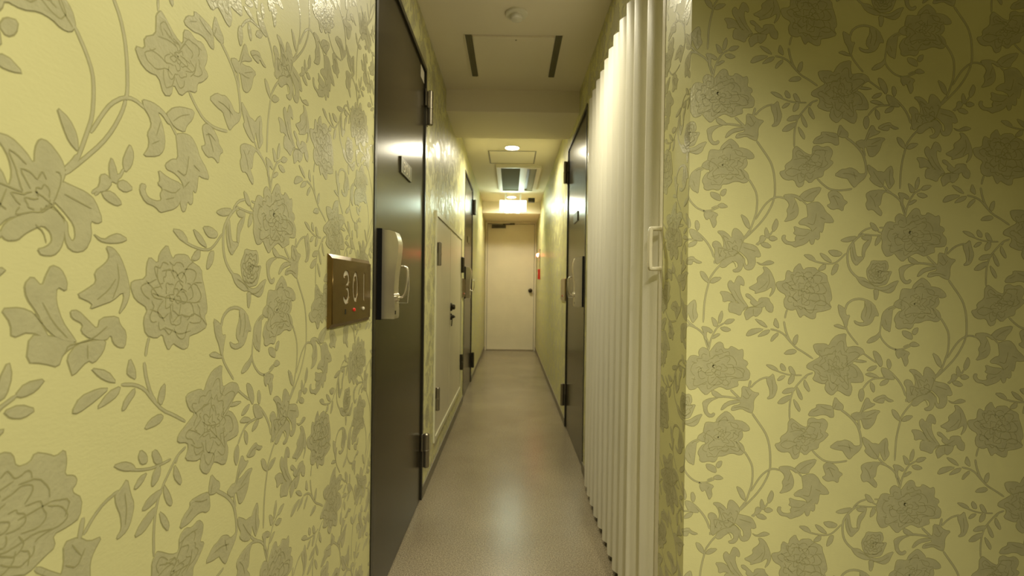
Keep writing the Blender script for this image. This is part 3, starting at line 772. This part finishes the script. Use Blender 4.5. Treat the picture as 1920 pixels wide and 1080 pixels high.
def lock_set(door, side, y0, xface, body_mat):
    """electronic lock: black base plate, curved metal body, bent lever. side -1 left wall, +1 right wall."""
    s = -side                        # direction from the door into the corridor
    lk = box('lock_base', xface, xface + s * 0.015, y0 - 0.002, y0 + 0.068, 0.948, 1.246, M['black'], door, bevel=0.004)
    tag(lk, 'black lock base plate')
    prof = [(0.013, 0.951), (0.056, 0.951), (0.058, 0.958), (0.058, 0.985), (0.056, 1.01), (0.055, 1.05), (0.057, 1.09), (0.062, 1.13),
            (0.066, 1.16), (0.068, 1.185), (0.067, 1.205), (0.061, 1.225), (0.056, 1.235), (0.040, 1.240), (0.013, 1.243)]
    bm = bmesh.new()
    a = [bm.verts.new((xface + s * p, y0, z)) for p, z in prof]
    b = [bm.verts.new((xface + s * p, y0 + 0.062, z)) for p, z in prof]
    bm.faces.new(a); bm.faces.new(b[::-1])
    for i in range(len(prof)):
        j = (i + 1) % len(prof)
        bm.faces.new((a[i], a[j], b[j], b[i]))
    body = bm_obj('lock_body', bm, body_mat, lk, smooth=True, bevel=0.003)
    tag(body, 'satin silver lock body with a curved front')
    bm = bmesh.new()
    yl = y0 + 0.026
    pth = smooth_path([(xface + s * 0.050, yl, 1.021), (xface + s * 0.072, yl, 1.021), (xface + s * 0.084, yl, 1.030), (xface + s * 0.091, yl, 1.055),
                       (xface + s * 0.094, yl, 1.090), (xface + s * 0.093, yl, 1.112), (xface + s * 0.086, yl, 1.122), (xface + s * 0.074, yl, 1.124)])
    add_tube(bm, pth, 0.011, 0.0038, 14)
    add_lathe(bm, [(0.0, 0.0), (0.014, 0.0), (0.014, 0.010), (0.011, 0.014), (0.0, 0.014)], (xface + s * 0.052, yl, 1.021), 'X' if s > 0 else '-X', 20)
    bm_obj('lever_handle', bm, M['chrome'], lk, smooth=True)
    bm = bmesh.new()
    add_tube(bm, [(xface + s * 0.058, yl, 1.003), (xface + s * 0.094, yl, 1.003), (xface + s * 0.0985, yl, 1.055), (xface + s * 0.096, yl, 1.112)], 0.007, 0.0012, 8)
    bm_obj('lever_guard', bm, M['satin'], lk, smooth=True)
    box('key_slot', xface + s * 0.056, xface + s * 0.0595, y0 + 0.004, y0 + 0.014, 0.966, 0.978, M['black'], lk)
    return lk


def hinge(parent, side, y, zc, x, h, m, wid=0.034, arm=0.03):
    s = -side
    bm = bmesh.new()
    # leaf on the frame, leaf on the door, two knuckles with a thin ring between
    add_box(bm, *sorted((x, x + s * 0.007)), y - arm, y + 0.001, zc + 0.004, zc + h / 2)
    add_box(bm, *sorted((x, x + s * 0.007)), y - 0.001, y + arm * 0.7, zc - h / 2, zc - 0.004)
    r = wid / 2 * 0.82
    add_lathe(bm, [(0, 0), (r * .7, 0), (r, 0.004), (r, h / 2 - 0.006), (r * 1.12, h / 2 - 0.005), (r * 1.12, h / 2 + 0.003), (r, h / 2 + 0.004),
                   (r, h - 0.004), (r * .7, h), (0, h)], (x + s * (wid - r), y, zc - h / 2), 'Z', 18)
    add_box(bm, *sorted((x, x + s * (wid - r))), y - 0.004, y + 0.004, zc - h / 2 + 0.006, zc + h / 2 - 0.006)
    return bm_obj('hinge', bm, m, parent, smooth=True)


def room_door(name, side, y0, y1, top, label, number=None, hm=None):
    X = XW * side
    s = -side
    d = empty(name, (X, (y0 + y1) / 2, 0), label, 'door', kind='structure')
    fw = 0.022
    boxes('door_frame', [(X + s * 0.004, X - s * 0.09, y0, y0 + fw, 0, top), (X + s * 0.004, X - s * 0.09, y1 - fw, y1, 0, top),
                         (X + s * 0.004, X - s * 0.09, y0 + fw, y1 - fw, top - fw, top)], M['darkframe'], d, bevel=0.0015)
    xl = X - s * 0.004
    box('door_leaf', xl, xl - s * 0.04, y0 + fw + 0.003, y1 - fw - 0.003, 0.004, top - fw - 0.003, M['darkdoor'], d, bevel=0.0015)
    box('gap_seal', xl - s * 0.045, xl - s * 0.06, y0 + fw, y1 - fw, 0.0, top - fw, M['gap'], d)
    lock_set(d, side, y0 + 0.065 if side < 0 else y0 + 0.05, xl, M['satin'])
    hm = hm or M['hinge']
    for zc in (1.94, 0.242):
        hinge(d, side, y1 - 0.006, zc, X + s * 0.002, 0.170, hm)
    # number plate on the leaf
    py = y0 + 0.36
    pl = box('number_plate', xl, xl + s * 0.006, py, py + 0.19, 1.500, 1.562, M['darkplate'], d, bevel=0.002)
    tag(pl, 'small dark number plate on the door')
    if number:
        for k, ch in enumerate(number):
            yc = py + 0.052 + k * 0.043 if side < 0 else py + 0.138 - k * 0.043
            place_digit('numeral', ch, yc, 1.531, xl + s * 0.0062, side, 0.030 if ch != '1' else 0.008, 0.040, 0.0014, M['satin'], pl)
    return d


door1 = room_door('door_1', -1, D1[0], D1[1], D1[2], 'dark brown steel door nearest the viewer on the left, numbered 301', '301')
st = box('sticker', -XW + 0.0035 - 0.0075, -XW - 0.0032, 2.235, 2.320, 2.045, 2.100, M['sticker'], door1)
tag(st, 'white sticker in the upper corner of the door')
door2 = room_door('door_2', 1, D2[0], D2[1], D2[2], 'dark brown steel door on the right beyond the folding door', None)
door3 = room_door('door_3', -1, D3[0], D3[1], D3[2], 'farther dark brown steel door on the left beyond cream cabinet', None, M['darkhinge'])

# ------------------------------------------------------------------ room number plates on the wall


def fix(me):
    bm = bmesh.new(); bm.from_mesh(me)
    bmesh.ops.remove_doubles(bm, verts=bm.verts, dist=1e-6)
    bmesh.ops.recalc_face_normals(bm, faces=bm.faces)
    bm.to_mesh(me); bm.free()
    me.materials.clear()
    return me


def flat_fill(contours, depth):
    cu = bpy.data.curves.new('sheet', 'CURVE')
    cu.dimensions = '2D'
    cu.fill_mode = 'BOTH'
    cu.extrude = depth / 2
    for c in contours:
        sp = cu.splines.new('POLY')
        sp.points.add(len(c) - 1)
        for p, q in zip(sp.points, c):
            p.co = (q[0], q[1], 0, 1)
        sp.use_cyclic_u = True
    t = bpy.data.objects.new('sheet', cu)
    C.objects.link(t)
    bpy.context.view_layer.update()
    me = bpy.data.meshes.new_from_object(t.evaluated_get(bpy.context.evaluated_depsgraph_get()))
    bpy.data.objects.remove(t); bpy.data.curves.remove(cu)
    return me


def numeral_outline(ch, uc, vc):
    """closed outlines of a tall narrow numeral with round stroke ends"""
    hw, hh, k = 0.018, 0.041, 0.0062
    if ch == '0':
        return [[(uc + (hw + k - .002 + d) * math.cos(a), vc + (hh + d) * math.sin(a)) for a in [2 * PI * i / 40 for i in range(40)]] for d in (0, -2 * k + .001)]
    if ch == '1':
        line = [(uc, vc - hh + k), (uc, vc + hh - k)]
    else:      # 3: two bowls
        line = []
        for cy, r_, aa in ((vc + 0.0195, 0.0175, (150, -90)), (vc - 0.0195, 0.0185, (90, -150))):
            for i in range(15):
                a = R(aa[0] + (aa[1] - aa[0]) * i / 14)
                line.append((uc - 0.002 + math.cos(a) * hw, cy + math.sin(a) * r_))
    L, Q = [], []
    n = len(line)
    for i in range(n):
        a, b = line[max(i - 1, 0)], line[min(i + 1, n - 1)]
        tx = Vector((b[0] - a[0], b[1] - a[1])).normalized()
        L.append((line[i][0] - tx.y * k, line[i][1] + tx.x * k)); Q.append((line[i][0] + tx.y * k, line[i][1] - tx.x * k))
    def cap(c, d):
        a0 = math.atan2(d.y, d.x)
        return [(c[0] + k * math.cos(a0 + PI / 2 - PI * i / 6), c[1] + k * math.sin(a0 + PI / 2 - PI * i / 6)) for i in range(1, 6)]
    d1 = Vector((line[-1][0] - line[-2][0], line[-1][1] - line[-2][1])); d0 = Vector((line[0][0] - line[1][0], line[0][1] - line[1][1]))
    return [L + cap(line[-1], d1) + Q[::-1] + cap(line[0], d0)]


def wall_plate(side, y0, number, label, led=True):
    X = XW * side
    s = -side
    W, Z0, Z1 = 0.318, 0.956, 1.133
    root = empty('room_number_plate', (X, y0 + W / 2, Z0), label, 'sign', 'bronze number plates beside the room doors')
    bm = bmesh.new()
    t, bv = (0.0085 if number else 0.010), 0.010
    yy = (y0, y0 + W)
    base = [(X, yy[0], Z0), (X, yy[1], Z0), (X, yy[1], Z1), (X, yy[0], Z1)]
    mid = [(X + s * 0.003, p[1], p[2]) for p in base]
    topf = [(X + s * t, yy[0] + bv * .9, Z0 + bv), (X + s * t, yy[1] - bv * .9, Z0 + bv), (X + s * t, yy[1] - bv * .9, Z1 - bv), (X + s * t, yy[0] + bv * .9, Z1 - bv)]
    rings = [[bm.verts.new(p) for p in r] for r in (base, mid, topf)]
    for a, b in zip(rings, rings[1:]):
        for k in range(4):
            bm.faces.new((a[k], a[(k + 1) % 4], b[(k + 1) % 4], b[k]))
    bm.faces.new(rings[0]); bm.faces.new(rings[-1])
    plate = bm_obj('plate', bm, M['bronze'], root)
    if number:
        # a facing sheet pierced by the numerals, over their paler floors; u, v run across and up the plate
        def to_world(u, v, h):
            return (X + s * h, (y0 + u) if side < 0 else (y0 + W - u), v)
        a0, a1, b0, b1 = bv * .9, W - bv * .9, Z0 + bv, Z1 - bv
        shapes = []
        for ch, uc in zip(number, (0.103, 0.173, 0.248)):
            shapes.append((ch, numeral_outline(ch, uc, 1.055)))
        sheet = flat_fill([[(a0, b0), (a1, b0), (a1, b1), (a0, b1)]] + [c for _, cs in shapes for c in cs], 0.0026)
        for v in sheet.vertices:
            v.co = Vector(to_world(v.co.x, v.co.y, t + 0.0013 + v.co.z))
        fs = mesh_obj('pierced_face', fix(sheet), M['bronze'], plate)
        for ch, cs in shapes:
            me = flat_fill(cs, 0.0004)
            for v in me.vertices:
                v.co = Vector(to_world(v.co.x, v.co.y, t + 0.0002 + v.co.z))
            o = mesh_obj('numeral', fix(me), M['inlay'], plate)
            o['label'] = 'cut out numeral %s with pale floor' % ch
    for dy, m, nm, r in ((0.160, M['redled'], 'indicator_lamp', 0.0048), (0.238, M['ivory'], 'lamp_button', 0.0050)):
        yc = y0 + dy if side < 0 else y0 + W - dy
        lo = lathe(nm, [(0, 0), (r, 0), (r, 0.002), (r * .7, 0.004), (0, 0.005)], (X + s * (t + (0.0026 if number else 0)), yc, 0.994), m, root, 'X' if s > 0 else '-X', 16)
    yc = y0 + 0.095 if side < 0 else y0 + W - 0.095
    box('screw_hole', X + s * (t - 0.001), X + s * (t + (0.0030 if number else 0.0006)), yc - 0.004, yc + 0.004, 0.986, 0.998, M['black'], root, bevel=0.0)
    return root


wall_plate(-1, 1.112, '301', 'bronze plate numbered 301 on the flowered wall left of the nearest door')
wall_plate(-1, 4.130, None, 'small bronze plate on left wall between cream cabinet and far dark door')
wall_plate(1, 3.662, None, 'small bronze plate on right wall just past the dark door')

# ------------------------------------------------------------------ cream double-leaf cabinet in the left wall
y0, y1, z0, z1 = CAB
cab = empty('utility_cabinet', (-XW, (y0 + y1) / 2, z0), 'cream two-door utility cabinet set in the left wall between dark doors', 'cabinet')
fw = 0.028
boxes('cabinet_frame', [(-XW - 0.05, -XW + 0.009, y0, y0 + fw, z0, z1), (-XW - 0.05, -XW + 0.009, y1 - fw, y1, z0, z1),
                        (-XW - 0.05, -XW + 0.009, y0 + fw, y1 - fw, z0, z0 + fw), (-XW - 0.05, -XW + 0.009, y0 + fw, y1 - fw, z1 - fw, z1)],
      M['creamframe'], cab, bevel=0.002)
box('cabinet_back', -XW - 0.06, -XW - 0.05, y0, y1, z0, z1, M['gap'], cab)
ym = 3.357
for k, (a, b) in enumerate(((y0 + fw + 0.003, ym - 0.006), (ym + 0.006, y1 - fw - 0.003))):
    lf = box('cabinet_door', -XW - 0.030, -XW + 0.003, a, b, z0 + fw + 0.003, z1 - fw - 0.003, M['cream'], cab, bevel=0.002)
    for zc in (1.245, 0.41):
        hinge(lf, -1, a + 0.004 if k == 0 else b - 0.004, zc, -XW + 0.003, 0.135, M['hinge'] if k == 0 else M['darkhinge'], 0.028, 0.018)
    if k == 1:
        lathe('lock_knob', [(0, 0), (0.030, 0), (0.030, 0.006), (0.024, 0.012), (0.019, 0.014), (0.019, 0.028), (0.012, 0.032), (0, 0.032)], (-XW + 0.003, a + 0.05, 0.912), M['knobdark'], lf, 'X', 24)
        bm = bmesh.new()
        add_lathe(bm, [(0, 0), (0.024, 0), (0.022, 0.008), (0.012, 0.012), (0.012, 0.024), (0, 0.026)], (-XW + 0.003, a + 0.05, 0.842), 'X', 20)
        add_tube(bm, smooth_path([(-XW + 0.022, a + 0.05, 0.845), (-XW + 0.032, a + 0.035, 0.840), (-XW + 0.034, a + 0.015, 0.845)]), 0.006, 0.005, 8, up=Vector((0, 0, 1)))
        add_tube(bm, [(-XW + 0.014, a + 0.05, 0.835), (-XW + 0.012, a + 0.048, 0.80), (-XW + 0.010, a + 0.048, 0.775)], 0.011, 0.004, 8)
        bm_obj('lock_turn', bm, M['knobdark'], lf, smooth=True)

# ------------------------------------------------------------------ ivory accordion door on the right
acc = empty('accordion_door', (XW, 1.97, 0), 'ivory pleated vinyl accordion door drawn across the right opening', 'door')
PITCHF, Y0F, NF = 0.1035, 1.392, 11
XO, XI = 0.392, 0.448          # outer crown and inner valley of each pleat


def pleat_mesh(k):
    yb = Y0F + k * PITCHF
    n = 20
    th = 0.0022
    xo = XO + (0.014 if k == 0 else 0.0) + (0.012 * (k / NF) ** 2)
    zb = 0.022 + random.uniform(-.004, .004)
    zt = 2.046 + random.uniform(-.003, .003)
    front, back = [], []
    for i in range(n + 1):
        t = i / n
        # broad rounded crown, tight valley
        prof = abs(math.sin(PI * t)) ** 0.62
        x = XI + (xo - XI) * prof - 0.0028 * math.exp(-((t - 0.5) / 0.07) ** 2)      # a welded crease along the crown
        front.append((x, yb + PITCHF * t))
        back.append((x + th, yb + PITCHF * t))
    bm = bmesh.new()
    # the hem bows up slightly into the valley
    rows = []
    for z, e in ((zb, 1), (zb + 0.01, 0.4), (0.5, 0), (1.0, 0), (1.5, 0), (zt - 0.01, 0), (zt, 0)):
        bowx = 0.004 * math.sin(z * 2.1 + k)
        rows.append(([bm.verts.new((x - bowx * .5, y, z)) for x, y in front], [bm.verts.new((x - bowx * .5, y, z)) for x, y in back]))
    for (f0, b0), (f1, b1_) in zip(rows, rows[1:]):
        for i in range(n):
            bm.faces.new((f0[i], f0[i + 1], f1[i + 1], f1[i]))
            bm.faces.new((b0[i + 1], b0[i], b1_[i], b1_[i + 1]))
    f0, b0 = rows[0]; f1, b1_ = rows[-1]
    for i in range(n):
        bm.faces.new((f0[i + 1], f0[i], b0[i], b0[i + 1]))
        bm.faces.new((f1[i], f1[i + 1], b1_[i + 1], b1_[i]))
    return bm


for k in range(NF):
    o = bm_obj('pleat', pleat_mesh(k), M['vinyl'], acc, smooth=True)
lp = box('lead_post', 0.4285, 0.456, 1.347, 1.372, 0.012, 2.052, M['ivory'], acc, bevel=0.003, smooth=True)
tag(lp, 'glossy ivory leading post')
bm = bmesh.new()
pth = smooth_path([(0.430, 1.358, 1.232), (0.404, 1.358, 1.232), (0.3985, 1.358, 1.226), (0.3975, 1.358, 1.175), (0.3985, 1.358, 1.124), (0.404, 1.358, 1.118), (0.430, 1.358, 1.118)], 4)
add_tube(bm, pth, 0.011, 0.0065, 10)
h = bm_obj('pull_handle', bm, M['ivory'], lp, smooth=True)
tag(h, 'square-cornered ivory pull handle')
box('head_track', 0.432, 0.470, 1.372, 2.60, 2.047, 2.06, M['ivory'], acc)
box('tail_post', 0.430, 0.462, 2.532, 2.598, 0.012, 2.052, M['ivory'], acc, bevel=0.003)
jamb = boxes('trim_3', [(XW + 0.012, XW + T, ACC[0], ACC[0] + 0.002, 0, ACC[2])], M['creamframe'])
tag(jamb, 'narrow painted jamb lining beside accordion door post', 'trim', kind='structure')

# ------------------------------------------------------------------ end door
ed = empty('door_4', (0, YE, 0), 'cream painted steel door closing the far end of corridor', 'door', kind='structure')
boxes('door_frame', [(-0.425, -0.398, YE - 0.03, YE + 0.06, 0, 2.155), (0.398, 0.425, YE - 0.03, YE + 0.06, 0, 2.155),
                     (-0.398, 0.398, YE - 0.03, YE + 0.06, 2.125, 2.155)], M['endwall'], ed, bevel=0.003)
box('door_leaf', -0.392, 0.392, YE - 0.012, YE + 0.028, 0.012, 2.118, M['endwall'], ed, bevel=0.002)
box('gap_seal', -0.398, 0.398, YE + 0.035, YE + 0.055, 0.0, 2.125, M['gap'], ed)
box('threshold', -0.398, 0.398, YE - 0.075, YE + 0.05, 0.0, 0.010, M['steelstrip'], ed, bevel=0.003)
lathe('door_knob', [(0, 0), (0.036, 0), (0.036, 0.006), (0.016, 0.012), (0.014, 0.034), (0.026, 0.044), (0.030, 0.056), (0.026, 0.068), (0.012, 0.073), (0, 0.073)],
      (0.335, YE - 0.012, 1.005), M['knobdark'], ed, '-Y', 28)
cl = box('door_closer', -0.325, -0.090, YE - 0.062, YE - 0.012, 2.045, 2.100, M['knobdark'], ed, bevel=0.008)
bm = bmesh.new()
add_tube(bm, [(-0.14, YE - 0.04, 2.108), (0.06, YE - 0.075, 2.110)], 0.010, 0.005, 8, up=Vector((0, 0, 1)))
add_tube(bm, [(0.055, YE - 0.075, 2.118), (-0.02, YE - 0.03, 2.120)], 0.009, 0.004, 8, up=Vector((0, 0, 1)))
bm_obj('closer_arm', bm, M['knobdark'], cl, smooth=True)

# ------------------------------------------------------------------ things on the ceiling


def downlight(y, label, x=0.0, r=0.062):
    root = empty('downlight', (x, y, HC), label, 'lamp', 'recessed ceiling downlights')
    lathe('trim_ring', [(r + 0.012, 0), (r + 0.012, 0.003), (r + 0.004, 0.007), (r, 0.006), (r, 0.0)], (x, y, HC), M['white'], root, '-Z', 48)
    lathe('diffuser', [(r, 0.0), (r, 0.002), (r * 0.6, 0.0035), (0, 0.004)], (x, y, HC), M['lampwarm'], root, '-Z', 40)
    return root


downlight(DOWN_Y[0], 'round lit downlight on the ceiling just above the smoke detector')
downlight(DOWN_Y[1], 'round lit downlight just past the ceiling beam')
downlight(DOWN_Y[2], 'round lit downlight above and behind the glowing exit sign')
downlight(LOBBY[0][1], 'round lobby downlight to the right above the viewer', LOBBY[0][0])
downlight(LOBBY[1][1], 'round lobby downlight behind the viewer', LOBBY[1][0])

sd = empty('smoke_detector', (0.012, 2.21, HC), 'round off-white smoke detector on the ceiling before the square panel', 'detector')
lathe('detector_base', [(0.052, 0), (0.052, 0.006), (0.048, 0.010), (0.030, 0.012), (0, 0.012)], (0.012, 2.21, HC), M['white'], sd, '-Z')
lathe('detector_head', [(0.027, 0.011), (0.029, 0.020), (0.026, 0.030), (0.018, 0.034), (0, 0.035)], (0.012, 2.21, HC), M['white'], sd, '-Z')

# square ventilation panel with two dark side slots
vx, va, vb = 0.0, 2.40, 2.87
vp = empty('ceiling_vent_panel', (vx, (va + vb) / 2, HC), 'square off-white ceiling panel with two dark side slots before the beam', 'vent')
bm = bmesh.new()
add_box(bm, -0.208, 0.208, va + 0.004, vb - 0.004, HC - 0.010, HC - 0.001)
bm_obj('cover_panel', bm, M['ceiling'], vp, bevel=0.002)
for sx in (-1, 1):
    boxes('air_slot', [(sx * 0.212, sx * 0.246, va, vb, HC - 0.003, HC - 0.0005)], M['shadow'], vp)
    boxes('slot_rim', [(sx * 0.246, sx * 0.250, va - 0.004, vb + 0.004, HC - 0.008, HC)], M['ceiling'], vp)
    boxes('slot_blade', [(sx * 0.2215, sx * 0.2235, va + 0.004, vb - 0.004, HC - 0.008, HC - 0.001),
                         (sx * 0.2335, sx * 0.2355, va + 0.004, vb - 0.004, HC - 0.008, HC - 0.001)], M['shadow'], vp)
lathe('screw', [(0.0045, 0), (0.0045, 0.0115), (0.003, 0.0125), (0, 0.0125)], (0.012, va + 0.03, HC), M['hinge'], vp, '-Z', 12)

# square inspection hatch
ia, ib, ih = 4.43, 4.88, 0.226
hp = empty('ceiling_hatch', (0, (ia + ib) / 2, HC), 'square inspection hatch with thin rim beyond the first lit downlight', 'hatch')
# the ring sits partly over the lamp's far side in the picture; the hatch starts just behind it
boxes('hatch_rim', [(-ih, -ih + .010, ia, ib, HC - 0.004, HC), (ih - .010, ih, ia, ib, HC - 0.004, HC),
                    (-ih + .010, ih - .010, ia, ia + .010, HC - 0.004, HC), (-ih + .010, ih - .010, ib - .010, ib, HC - 0.004, HC)], M['base'], hp)
box('hatch_panel', -ih + 0.012, ih - 0.012, ia + 0.012, ib - 0.012, HC - 0.003, HC - 0.0003, M['ceiling'], hp)

# one-way cassette air conditioner
aa, ab = 4.97, 6.20
ac = empty('air_conditioner', (0.07, (aa + ab) / 2, HC), 'long ceiling cassette air conditioner with grey intake and dark outlet slot', 'air conditioner')
boxes('fascia', [(-0.165, -0.118, aa, ab, HC - 0.022, HC), (0.088, 0.160, aa, ab, HC - 0.022, HC), (0.262, 0.312, aa, ab, HC - 0.022, HC),
                 (-0.118, 0.088, aa, aa + 0.03, HC - 0.022, HC), (-0.118, 0.088, ab - 0.03, ab, HC - 0.022, HC),
                 (0.160, 0.262, aa, aa + 0.05, HC - 0.022, HC), (0.160, 0.262, ab - 0.05, ab, HC - 0.022, HC)], M['white'], ac, bevel=0.003)
box('intake_mesh', -0.118, 0.088, aa + 0.03, ab - 0.03, HC - 0.008, HC - 0.002, M['acgrey'], ac)
gr = [(-0.118 + 0.0185 * k, -0.118 + 0.0185 * k + 0.004, aa + 0.03, ab - 0.03, HC - 0.018, HC - 0.008) for k in range(1, 11)]
tag(boxes('intake_slats', gr, M['acgrey'], ac), kind='stuff')
box('outlet_recess', 0.160, 0.262, aa + 0.05, ab - 0.05, HC - 0.004, HC - 0.0005, M['recess'], ac)
box('outlet_slot', 0.164, 0.192, aa + 0.12, ab - 0.12, HC - 0.006, HC - 0.0042, M['black'], ac)
bm = bmesh.new()
add_box(bm, 0.200, 0.256, aa + 0.07, ab - 0.07, HC - 0.016, HC - 0.012)
lv = bm_obj('louver', bm, M['recess'], ac, bevel=0.001)

# glowing exit sign hung from the ceiling
sy = 6.42
es = empty('exit_sign', (0.02, sy, 2.07), 'glowing white exit sign box hanging from the ceiling near the end', 'sign')
box('sign_housing', -0.160, 0.200, sy, sy + 0.05, 2.078, 2.232, M['hinge'], es, bevel=0.004)
box('lit_face', -0.157, 0.197, sy - 0.012, sy, 2.081, 2.229, M['signface'], es, bevel=0.004)
for hx in (-0.09, 0.11):
    box('hanger', hx, hx + 0.02, sy + 0.015, sy + 0.035, 2.232, HC, M['white'], es)
for xx in (-0.055, 0.085):
    lathe('emergency_lamp', [(0.0, 0.018), (0.02, 0.014), (0.036 if xx < 0 else 0.028, 0.0), (0.036 if xx < 0 else 0.028, -0.004)][::-1], (xx, sy + 0.015, 2.079), M['signface'], es, '-Z', 20)
lamp('exit_sign_glow', 'AREA', (0.02, sy - 0.02, 2.155), 1.2, COOL, 0.16, rot=(R(90), 0, R(180)))

sc = empty('ceiling_speaker', (0.285, 6.80, HC), 'small black sensor box on the ceiling right of the exit sign', 'sensor')
box('sensor_body', 0.238, 0.330, 6.76, 6.84, HC - 0.055, HC, M['black'], sc, bevel=0.006)
lathe('sensor_eye', [(0.016, 0), (0.016, 0.004), (0.010, 0.008), (0, 0.009)], (0.284, 6.76, HC - 0.028), M['knobdark'], sc, '-Y', 16)
sc.name = 'ceiling_sensor'

# ------------------------------------------------------------------ alarm fittings on the right wall
al = empty('alarm_lamp', (XW, 7.20, 1.55), 'glowing red alarm lamp on the right wall near the end door', 'alarm lamp')
lathe('lamp_base', [(0, 0), (0.036, 0), (0.036, 0.010), (0.030, 0.014), (0, 0.014)], (XW, 7.20, 1.55), M['white'], al, '-X', 24)
lathe('red_dome', [(0.026, 0.013), (0.025, 0.026), (0.018, 0.038), (0.008, 0.044), (0, 0.045)], (XW, 7.20, 1.55), M['redlamp'], al, '-X', 24)
bm = bmesh.new()
add_tube(bm, [(XW - 0.006, 6.95, 1.24), (XW - 0.006, 6.95, 1.62)], 0.006, 0.006, 8)
cdt = bm_obj('conduit', bm, M['hinge'], None, smooth=True)
tag(cdt, 'thin grey conduit running up the right wall past the red lamp', 'conduit')
fb = empty('call_button', (XW, 6.95, 1.20), 'small red call box on the right wall below the alarm lamp', 'alarm')
box('box_body', XW - 0.034, XW - 0.012, 6.91, 6.99, 1.18, 1.325, M['red'], fb, bevel=0.004)
box('box_back', XW - 0.012, XW, 6.905, 6.995, 1.175, 1.33, M['red'], fb, bevel=0.002)
lathe('push_button', [(0.016, 0), (0.016, 0.004), (0.010, 0.007), (0, 0.007)], (XW - 0.034, 6.95, 1.26), M['sticker'], fb, '-X', 16)
